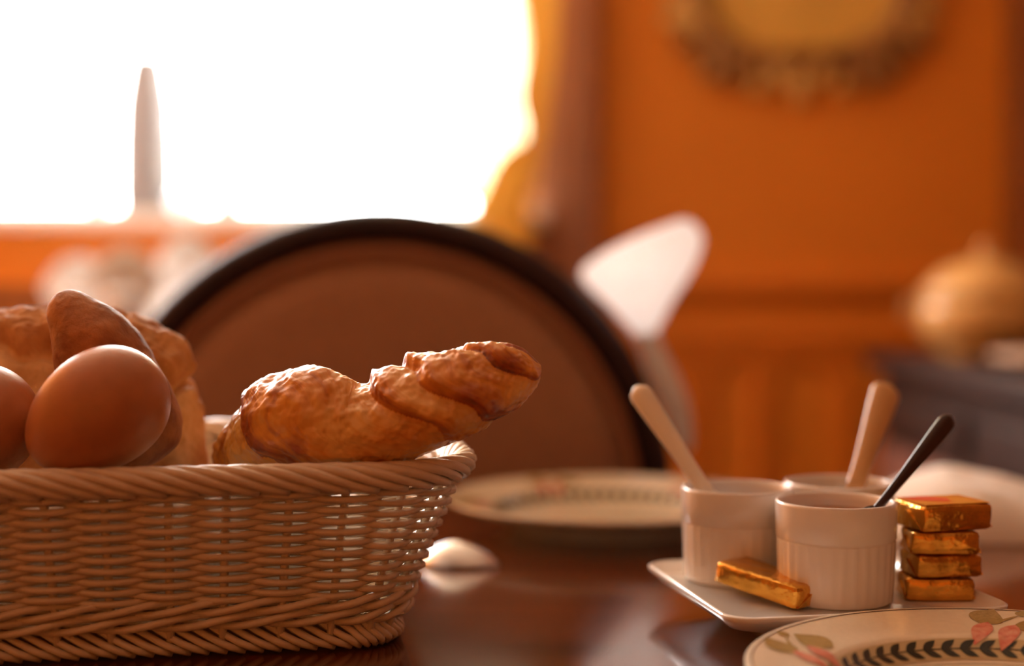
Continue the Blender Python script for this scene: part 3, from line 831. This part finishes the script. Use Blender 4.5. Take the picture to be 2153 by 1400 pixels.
# ------------------------------------------------------------------ pointed roll
ctrl = [(128, 630, .819, .0015), (134, 638, .819, .0090), (152, 662, .813, .0152), (188, 712, .812, .0232), (222, 775, .815, .0275), (258, 850, .813, .0285), (292, 920, .812, .0265), (312, 962, .811, .0190), (320, 978, .811, .004)]
C = catmull([list(at(a, b, c)) + [r] for a, b, c, r in ctrl], 90); nv = 56; V = []
for i, cc in enumerate(C):
    p = Vector(cc[:3]); t = (Vector(C[min(i + 1, 89)][:3]) - Vector(C[max(i - 1, 0)][:3])).normalized()
    n1 = Vector((0, -1, 0)); n1 = (n1 - t * t.dot(n1)).normalized(); n2 = t.cross(n1)
    for j in range(nv):
        a = 2 * PI * j / nv; d = n1 * math.cos(a) + n2 * math.sin(a)
        V.append(p + d * max(0.0003, cc[3]) * (1 + 0.05 * nz(p + d * cc[3], 60) + 0.02 * nz(p + d * cc[3], 200)))
fs = [tuple(reversed(q)) for q in grid_faces(90, nv, True)]; fs.append(tuple(range(nv))); fs.append(tuple(89 * nv + j for j in range(nv - 1, -1, -1)))
tag(link('pointed_roll', V, fs, M['roll']), 'small pointed bread roll sticking up between the split loaf and egg', 'bread roll')

# ------------------------------------------------------------------ large split loaf
LC = at(130, 978, 0.885); nu, nv = 150, 220; V = []; crumb = []
rx, ry, rz = 0.0900, 0.047, 0.097
for i in range(nu):
    el = lerp(-PI / 2, PI / 2, i / (nu - 1))
    for j in range(nv):
        a = 2 * PI * j / nv
        ce = math.copysign(abs(math.cos(el)) ** 0.72, math.cos(el)); se = math.copysign(abs(math.sin(el)) ** 0.85, math.sin(el))
        d = Vector((math.cos(a) * ce, math.sin(a) * ce, se))
        p = Vector((d.x * rx, d.y * ry, d.z * (rz if d.z > 0 else 0.058)))
        # torn seam running across the front and over the right shoulder
        e0 = 0.075 + 0.010 * nz((a * 2, 0, 3), 1.0) - 0.018 * sm((p.x - 0.02) / 0.06) + 0.006 * nz(p, 60)
        top = sm((p.z - e0) / 0.003)
        below = sm((e0 - p.z) / 0.002) * (1 - sm((e0 - p.z - 0.038) / 0.02)) * sm((-p.y + 0.01) / 0.03)
        seam = math.exp(-((p.z - e0 + 0.004) / 0.0045) ** 2)
        k = 1 + 0.075 * top * (1 - 0.7 * sm((p.z - e0 - 0.004) / 0.02)) - 0.075 * seam * sm((-p.y + 0.02) / 0.03) + 0.034 * nz(p, 35) + 0.026 * nz(p, 110) + 0.014 * nz(p, 300)
        V.append(LC + p * k); crumb.append(below)
fs = grid_faces(nu, nv, True); fs = [tuple(reversed(q)) for q in fs]
lf = link('split_loaf', V, fs, M['loaf'])
at_ = lf.data.attributes.new('crumb', 'FLOAT', 'POINT'); at_.data.foreach_set('value', crumb)
tag(lf, 'large crusty country loaf with a torn crust edge, behind the eggs', 'bread loaf')

# ------------------------------------------------------------------ sideboard along the right wall
sb = empty('sideboard', (0.950, 2.05, 0)); tag(sb, 'dark wooden sideboard with brown door panels standing against the wall', 'sideboard')
SZ = 0.82
box('top', (0, 0, SZ - 0.018), (0.42, 1.86, 0.036), M['sideboard'], sb, bev=0.006)
box('carcass', (0.01, 0, 0.40), (0.38, 1.80, 0.76), M['sideboard'], sb, bev=0.004)
for k in range(3):
    dd = box('door', (-0.188, lerp(-0.6, 0.6, k / 2), 0.36), (0.022, 0.54, 0.56), M['sidepanel'], sb, bev=0.006)
    box('drawer', (-0.186, lerp(-0.6, 0.6, k / 2), 0.705), (0.02, 0.54, 0.07), M['sideboard'], sb, bev=0.005)
    kn = lathe('knob', [(0.0005, 0.016), (0.010, 0.013), (0.012, 0.008), (0.006, 0.0)], M['brass'], dd, 16); kn.rotation_euler = (0, -PI / 2, 0); kn.location = (-0.199, lerp(-0.6, 0.6, k / 2) + 0.22, 0.40)
# tureen on it
tu = empty('soup_tureen', (0.905, 2.72, SZ)); tag(tu, 'round yellow glazed tureen with lid standing on the sideboard', 'tureen')
lathe('body', [(0.07, 0.0), (0.076, 0.004), (0.072, 0.010), (0.108, 0.03), (0.128, 0.065), (0.128, 0.10), (0.118, 0.118), (0.116, 0.112)], M['tureen'], tu, 48, cb=True)
lathe('lid', [(0.124, 0.118), (0.118, 0.132), (0.088, 0.165), (0.045, 0.186), (0.014, 0.192), (0.010, 0.200), (0.016, 0.210), (0.012, 0.220), (0.0005, 0.223)], M['tureen'], tu, 48, cb=True)
for s in (-1, 1):
    tube('handle', [(s * 0.120, 0, 0.10), (s * 0.150, 0, 0.108), (s * 0.155, 0, 0.085), (s * 0.118, 0, 0.072)], 0.007, M['tureen'], tu, 8)
pl = lathe('serving_platter', [(0.0005, 0.006), (0.10, 0.006), (0.125, 0.016), (0.165, 0.026), (0.166, 0.023), (0.12, 0.008), (0.09, 0.0), (0.0005, 0.0)], M['pinkish'], None, 64); pl.location = (0.945, 2.30, SZ)
tag(pl, 'pale pink platter lying on the sideboard in front of the yellow tureen', 'platter')
sg = empty('sugar_bowl', (0.83, 2.30, SZ + 0.014)); sg.location = (0.795, 2.06, SZ); tag(sg, 'small polished silver sugar bowl catching the window light on the sideboard', 'sugar bowl')
lathe('body', [(0.016, 0), (0.018, 0.003), (0.010, 0.008), (0.024, 0.018), (0.034, 0.036), (0.031, 0.052)], M['silver'], sg, 32, cb=True)
lathe('lid', [(0.032, 0.052), (0.026, 0.062), (0.010, 0.070), (0.004, 0.073), (0.007, 0.079), (0.0005, 0.083)], M['silver'], sg, 32, cb=True)

# ------------------------------------------------------------------ carved oval wall panel
wp = empty('carved_wall_panel', (0.685, YB, 1.79)); tag(wp, 'rounded yellow panel in a carved brown and gilt frame hanging on the orange wall', 'wall panel')
ax_, az_ = 0.32, 0.36
def sup(a, k, e=0.72):
    c, q = math.cos(a), math.sin(a)
    return (ax_ * k * math.copysign(abs(c) ** e, c), az_ * k * math.copysign(abs(q) ** e, q))
V = [(0, -0.014, 0)] + [(sup(2 * PI * k / 64, 0.78)[0], -0.014, sup(2 * PI * k / 64, 0.78)[1]) for k in range(64)]
V += [(x, -0.002, z) for x, y, z in V]
fs = [(0, 1 + (k + 1) % 64, 1 + k) for k in range(64)] + [(1 + k, 1 + (k + 1) % 64, 66 + (k + 1) % 64, 66 + k) for k in range(64)]
link('painted_centre', V, fs, M['canvas'], wp, False)
tube('frame_moulding', [(sup(2 * PI * k / 72, 0.82)[0], -0.016, sup(2 * PI * k / 72, 0.82)[1]) for k in range(72)], 0.026, M['gilt'], wp, 10, closed=True)
random.seed(3)
NL = 34
for row in range(2):                                  # two rows of carved acanthus lobes round the frame
    for k in range(NL):
        a = 2 * PI * (k + 0.5 * row) / NL
        sz = (0.044, 0.034)[row] * (1 + 0.25 * math.sin(k * 2.3 + row))
        x_, z_p = sup(a, (0.86, 0.99)[row])
        V = []; nn, mm = 12, 10
        for i in range(nn):
            t = i / (nn - 1)
            for j in range(mm):
                b = 2 * PI * j / mm
                wd = sz * 0.62 * math.sin(PI * min(1, t * 0.93 + 0.07)) ** 0.7
                V.append((lerp(-0.9, 1.1, t) * sz, 0.02 * math.sin(b) * math.sin(PI * t) - 0.008 * t, math.cos(b) * wd * (1 + 0.25 * math.sin(t * 18))))
        fs = [tuple(reversed(q)) for q in grid_faces(nn, mm, True)]
        d_ = abs((math.degrees(a) - 270 + 180) % 360 - 180)
        pale = d_ < 12 or 55 < d_ < 100
        o = link('carved_leaf', V, fs, M['giltlight'] if pale else M['gilt'], wp)
        o.location = (x_, -0.018, z_p); o.rotation_euler = (0, -math.atan2(z_p, x_) + R(random.uniform(-35, 35)), 0)

# ------------------------------------------------------------------ curtains
def curtain_mesh(name, rows, Y, m, nfold, amp, zs=None):
    C = catmull([list(map(float, r)) for r in rows], 60); nv = 90; V = []
    for i, (z, a, b) in enumerate(C):
        for j in range(nv):
            t = j / (nv - 1); x = lerp(a, b, t)
            wdt = b - a
            V.append((x, Y - amp * math.sin(2 * PI * nfold * t + 0.5 * math.sin(i * 0.08)) * min(1, wdt / 0.25 + 0.25), z))
    o = link(name, V, grid_faces(60, nv), m)
    return o
def zx(py, a, b, Y=3.28): p = at(a, py, Y); q = at(b, py, Y); return (p.z, p.x, q.x)
ct = empty('sheer_curtain', (-0.03, 3.28, 0)); tag(ct, 'sheer cream curtain tied back beside the bright window', 'curtain')
rowsA = [(2.46, -0.66, 0.06), zx(-400, 640, 1098), zx(-150, 708, 1098), zx(0, 752, 1100), zx(130, 792, 1106), zx(250, 836, 1110), zx(305, 872, 1110), zx(370, 934, 1108), zx(440, 1006, 1106), zx(490, 1062, 1106)]
o = curtain_mesh('upper_cloth', rowsA, 3.28, M['sheer'], 6, 0.03); o.parent = ct; o.matrix_parent_inverse = Matrix.Translation((0.03, -3.28, 0))
def hem(i0, i1, f0, f1):
    C = catmull([list(map(float, r)) for r in rowsA], 60); V_ = []
    for i in range(i0, i1):
        z, a, b = C[i]
        for k in range(5): V_.append((lerp(a, b, lerp(f0, f1, k / 4)), 3.252, z))
    o = link('hem', V_, grid_faces(i1 - i0, 5), M['hem']); o.parent = ct; o.matrix_parent_inverse = Matrix.Translation((0.03, -3.28, 0))
hem(0, 60, -0.01, 0.12)
rowsB = [zx(490, 1062, 1106), zx(560, 1052, 1112), zx(700, 1030, 1120), (0.4, -0.07, 0.05), (0.02, -0.08, 0.06)]
o = curtain_mesh('lower_cloth', rowsB, 3.28, M['sheer'], 4, 0.025); o.parent = ct; o.matrix_parent_inverse = Matrix.Translation((0.03, -3.28, 0))
pz = at(1084, 490, 3.28)
o = tube('tie_band', [(pz.x + 0.032 * math.cos(2 * PI * k / 24), 3.28 + 0.034 * math.sin(2 * PI * k / 24), pz.z) for k in range(24)], 0.012, M['drape'], None, 8, closed=True, up=(0, 0, 1)); o.parent = ct; o.matrix_parent_inverse = Matrix.Translation((0.03, -3.28, 0))
dr = curtain_mesh('gold_drape', [(2.44, 0.0, 0.15), zx(-300, 1050, 1185, 3.22), zx(-100, 1070, 1178, 3.22), zx(0, 1092, 1172, 3.22), zx(100, 1104, 1168, 3.22), zx(200, 1088, 1155, 3.22), zx(285, 1102, 1145, 3.22), zx(325, 1050, 1136, 3.22), zx(400, 1012, 1122, 3.22), zx(455, 990, 1116, 3.22), zx(520, 1040, 1112, 3.22), (0.7, -0.03, 0.05), (0.02, -0.05, 0.06)], 3.22, M['drape'], 3, 0.012)
tag(dr, 'gold drape hanging straight between the sheer curtain and brown strip', 'curtain')
rod = empty('curtain_rod', (-1.01, 3.31, 2.47)); tag(rod, 'brass curtain rod above the bright window', 'curtain rod')
tube('pole', [(-1.12, 0, 0), (1.12, 0, 0)], 0.012, M['brass'], rod, 10)
for s in (-1, 1):
    tube('bracket', [(s * 0.9, 0, 0), (s * 0.9, 0.09, 0)], 0.008, M['brass'], rod, 8)
    fn_ = lathe('finial', [(0.0005, 0.03), (0.016, 0.022), (0.02, 0.012), (0.012, 0.0)], M['brass'], rod, 16, cb=True); fn_.rotation_euler = (0, s * PI / 2, 0); fn_.location = (s * 1.12, 0, 0)

# ------------------------------------------------------------------ things on the window sill
bt = empty('glass_bottle', (-0.86, 3.36, WZ0)); bp = at(312, 434, 3.36); bt.location = (bp.x, 3.36, WZ0)
tag(bt, 'tall slender frosted bottle standing on the bright window sill', 'bottle')
lathe('body', [(0.060, 0), (0.066, 0.006), (0.068, 0.05), (0.067, 0.15), (0.063, 0.25), (0.056, 0.30), (0.049, 0.34), (0.045, 0.355), (0.040, 0.357), (0.040, 0.32)], M['frost'], bt, 32, cb=True)
lathe('stopper', [(0.039, 0.340), (0.039, 0.358), (0.044, 0.362), (0.038, 0.374), (0.0005, 0.380)], M['frost'], bt, 24, cb=True)
def goblet(x, y, z, h, r, label, name='wine_glass', grp=None):
    g_ = empty(name, (x, y, z)); tag(g_, label, 'glass', grp)
    lathe('foot', [(0.0005, 0.004), (0.008, 0.004), (r * 0.85, 0.0015), (r * 0.86, 0.0), (0.0005, 0.0)], M['glass'], g_, 28)
    lathe('stem', [(0.006, 0.003), (0.0035, h * 0.2), (0.0035, h * 0.42), (0.008, h * 0.47)], M['glass'], g_, 14)
    lathe('bowl', [(0.0005, h * 0.455), (r * 0.6, h * 0.52), (r, h * 0.70), (r * 0.96, h * 0.85), (r * 0.86, h), (r * 0.83, h), (r * 0.93, h * 0.85), (r * 0.96, h * 0.70), (r * 0.57, h * 0.535), (0.0005, h * 0.475)], M['glass'], g_, 32)
    return g_
pv = at(480, 434, 3.35)
vz = empty('flower_vase', (pv.x, 3.35, WZ0)); tag(vz, 'small vase of green leafy sprigs on the window sill', 'vase')
lathe('vase_body', [(0.022, 0), (0.026, 0.004), (0.030, 0.02), (0.022, 0.045), (0.018, 0.055), (0.015, 0.055), (0.015, 0.03)], M['frost'], vz, 24, cb=True)
random.seed(11)
for k in range(9):
    a = 2 * PI * k / 9; L_ = random.uniform(0.05, 0.10); lean = random.uniform(0.1, 0.45)
    e1 = Vector((math.cos(a) * lean * L_, math.sin(a) * lean * L_ * 0.5, 0.05 + L_ * 0.8))
    tube('stalk', [(0, 0, 0.02), (e1.x * 0.4, e1.y * 0.4, 0.055), tuple(e1)], 0.0022, M['stem'], vz, 6)
    dl = Vector((math.cos(a), math.sin(a) * 0.5, 0.5)).normalized(); sd = dl.cross(Vector((0, 1, 0.2))).normalized()
    V = []
    for i in range(9):
        t = i / 8; wd = 0.016 * math.sin(PI * min(1, t * 0.95 + 0.03)) ** 0.8; c = e1 + dl * (0.055 * t) + Vector((0, 0, -0.02 * t * t))
        V += [c - sd * wd, c + Vector((0, 0, -0.003)), c + sd * wd]
    link('leaf', V, grid_faces(9, 3), M['leaf'], vz)
pz = at(205, 440, 3.33)
def votive(x, y, z, label):
    g_ = empty('glass_votive', (x, y, z)); tag(g_, label, 'candle holder', 'glass holders on the sill')
    lathe('cup', [(0.022, 0), (0.034, 0.01), (0.040, 0.035), (0.036, 0.058), (0.033, 0.058), (0.036, 0.035), (0.030, 0.013), (0.0005, 0.008)], M['glass'], g_, 28, cb=True)
    lathe('candle', [(0.0005, 0.010), (0.024, 0.010), (0.024, 0.034), (0.0005, 0.035)], M['linen'], g_, 24)
votive(pz.x, 3.33, WZ0, 'glass candle cup on the sill, beyond the frosted bottle from the leafy vase'); votive(at(394, 440, 3.325).x, 3.325, WZ0, 'round glass candle cup on the sill between bottle and leafy vase')

# ------------------------------------------------------------------ far table by the window, laid with glasses and fan-folded napkins
ft = empty('side_table', (-0.80, 2.62, 0)); tag(ft, 'small far table by the window under a white cloth', 'table')
box('tabletop', (0, 0, TZ - 0.015), (0.74, 0.66, 0.03), M['brownwood'], ft, bev=0.006)
for sx in (-1, 1):
    for sy in (-1, 1):
        o = lathe('leg', [(0.016, 0), (0.02, 0.1), (0.028, 0.6), (0.03, TZ - 0.03)], M['brownwood'], ft, 16, True, True); o.location = (sx * 0.32, sy * 0.28, 0)
V = []; nu, nv = 60, 60
for i in range(nu):
    for j in range(nv):
        a, b = lerp(-0.56, 0.56, i / 59), lerp(-0.52, 0.52, j / 59)
        ox, oy = max(0, abs(a) - 0.372), max(0, abs(b) - 0.332)
        dn = ox + oy
        fold = 0.012 * math.sin((a + b) * 34) * min(1, dn / 0.08)
        x = math.copysign(min(abs(a), 0.374) + (fold + 0.02 * dn if ox > 0 else 0), a); y = math.copysign(min(abs(b), 0.334) + (fold + 0.02 * dn if oy > 0 else 0), b)
        V.append((-0.80 + x, 2.62 + y, TZ + 0.0025 - min(0.24, dn)))
o = link('tablecloth', V, grid_faces(nu, nv), M['linen']); tag(o, 'white cloth draped over the far table by the window', 'tablecloth')
def fan_napkin(x, y, z, h, wd, label):
    n = 40; V_ = []
    for k in range(2):
        for i in range(n):
            t = i / (n - 1); a = lerp(-0.95, 0.95, t)
            zz = 0.006 * (1 if i % 4 < 2 else -1)
            for q in range(6):
                r = q / 5
                V_.append((math.sin(a) * wd * r, zz * r + (0.0018 if k else 0), math.cos(a) * h * r + 0.0))
    nb_ = n * 6; g = grid_faces(n, 6); f_ = list(g) + [tuple(nb_ + i for i in reversed(q)) for q in g]
    ed = [i * 6 + 5 for i in range(n)]
    for i in range(n - 1): f_.append((ed[i], ed[i + 1], nb_ + ed[i + 1], nb_ + ed[i]))
    o = link('fan_napkin', V_, f_, M['linen']); o.location = (x, y, z)
    return tag(o, label, 'napkin', 'fan-folded napkins in the glasses')
GH = 0.20
for k, (px, Y, lab) in enumerate(((165, 2.62, 'farthest from the chair'), (262, 2.44, 'in the middle'), (395, 2.60, 'by the chair'))):
    x = at(px, 600, Y).x
    goblet(x, Y, TZ + 0.003, GH, 0.042, 'clear wine glass on the far table holding a white fan napkin, ' + lab, grp='glasses on the far table')
    fan_napkin(x, Y, TZ + 0.003 + GH * 0.55, (0.15, 0.16, 0.19)[k], 0.085, 'white fan-folded napkin standing in a wine glass on the far table, ' + lab)
jg = empty('water_jug', (at(300, 640, 2.72).x, 2.72, TZ + 0.003)); tag(jg, 'white porcelain water jug on the far table among the glasses', 'jug')
lathe('body', [(0.045, 0), (0.05, 0.005), (0.066, 0.06), (0.062, 0.12), (0.044, 0.18), (0.040, 0.21), (0.048, 0.245), (0.045, 0.245), (0.037, 0.21), (0.04, 0.18)], M['porc'], jg, 36, cb=True)
tube('handle', [(-0.042, 0, 0.215), (-0.075, 0, 0.22), (-0.10, 0, 0.18), (-0.095, 0, 0.12), (-0.060, 0, 0.09)], 0.008, M['porc'], jg, 8)
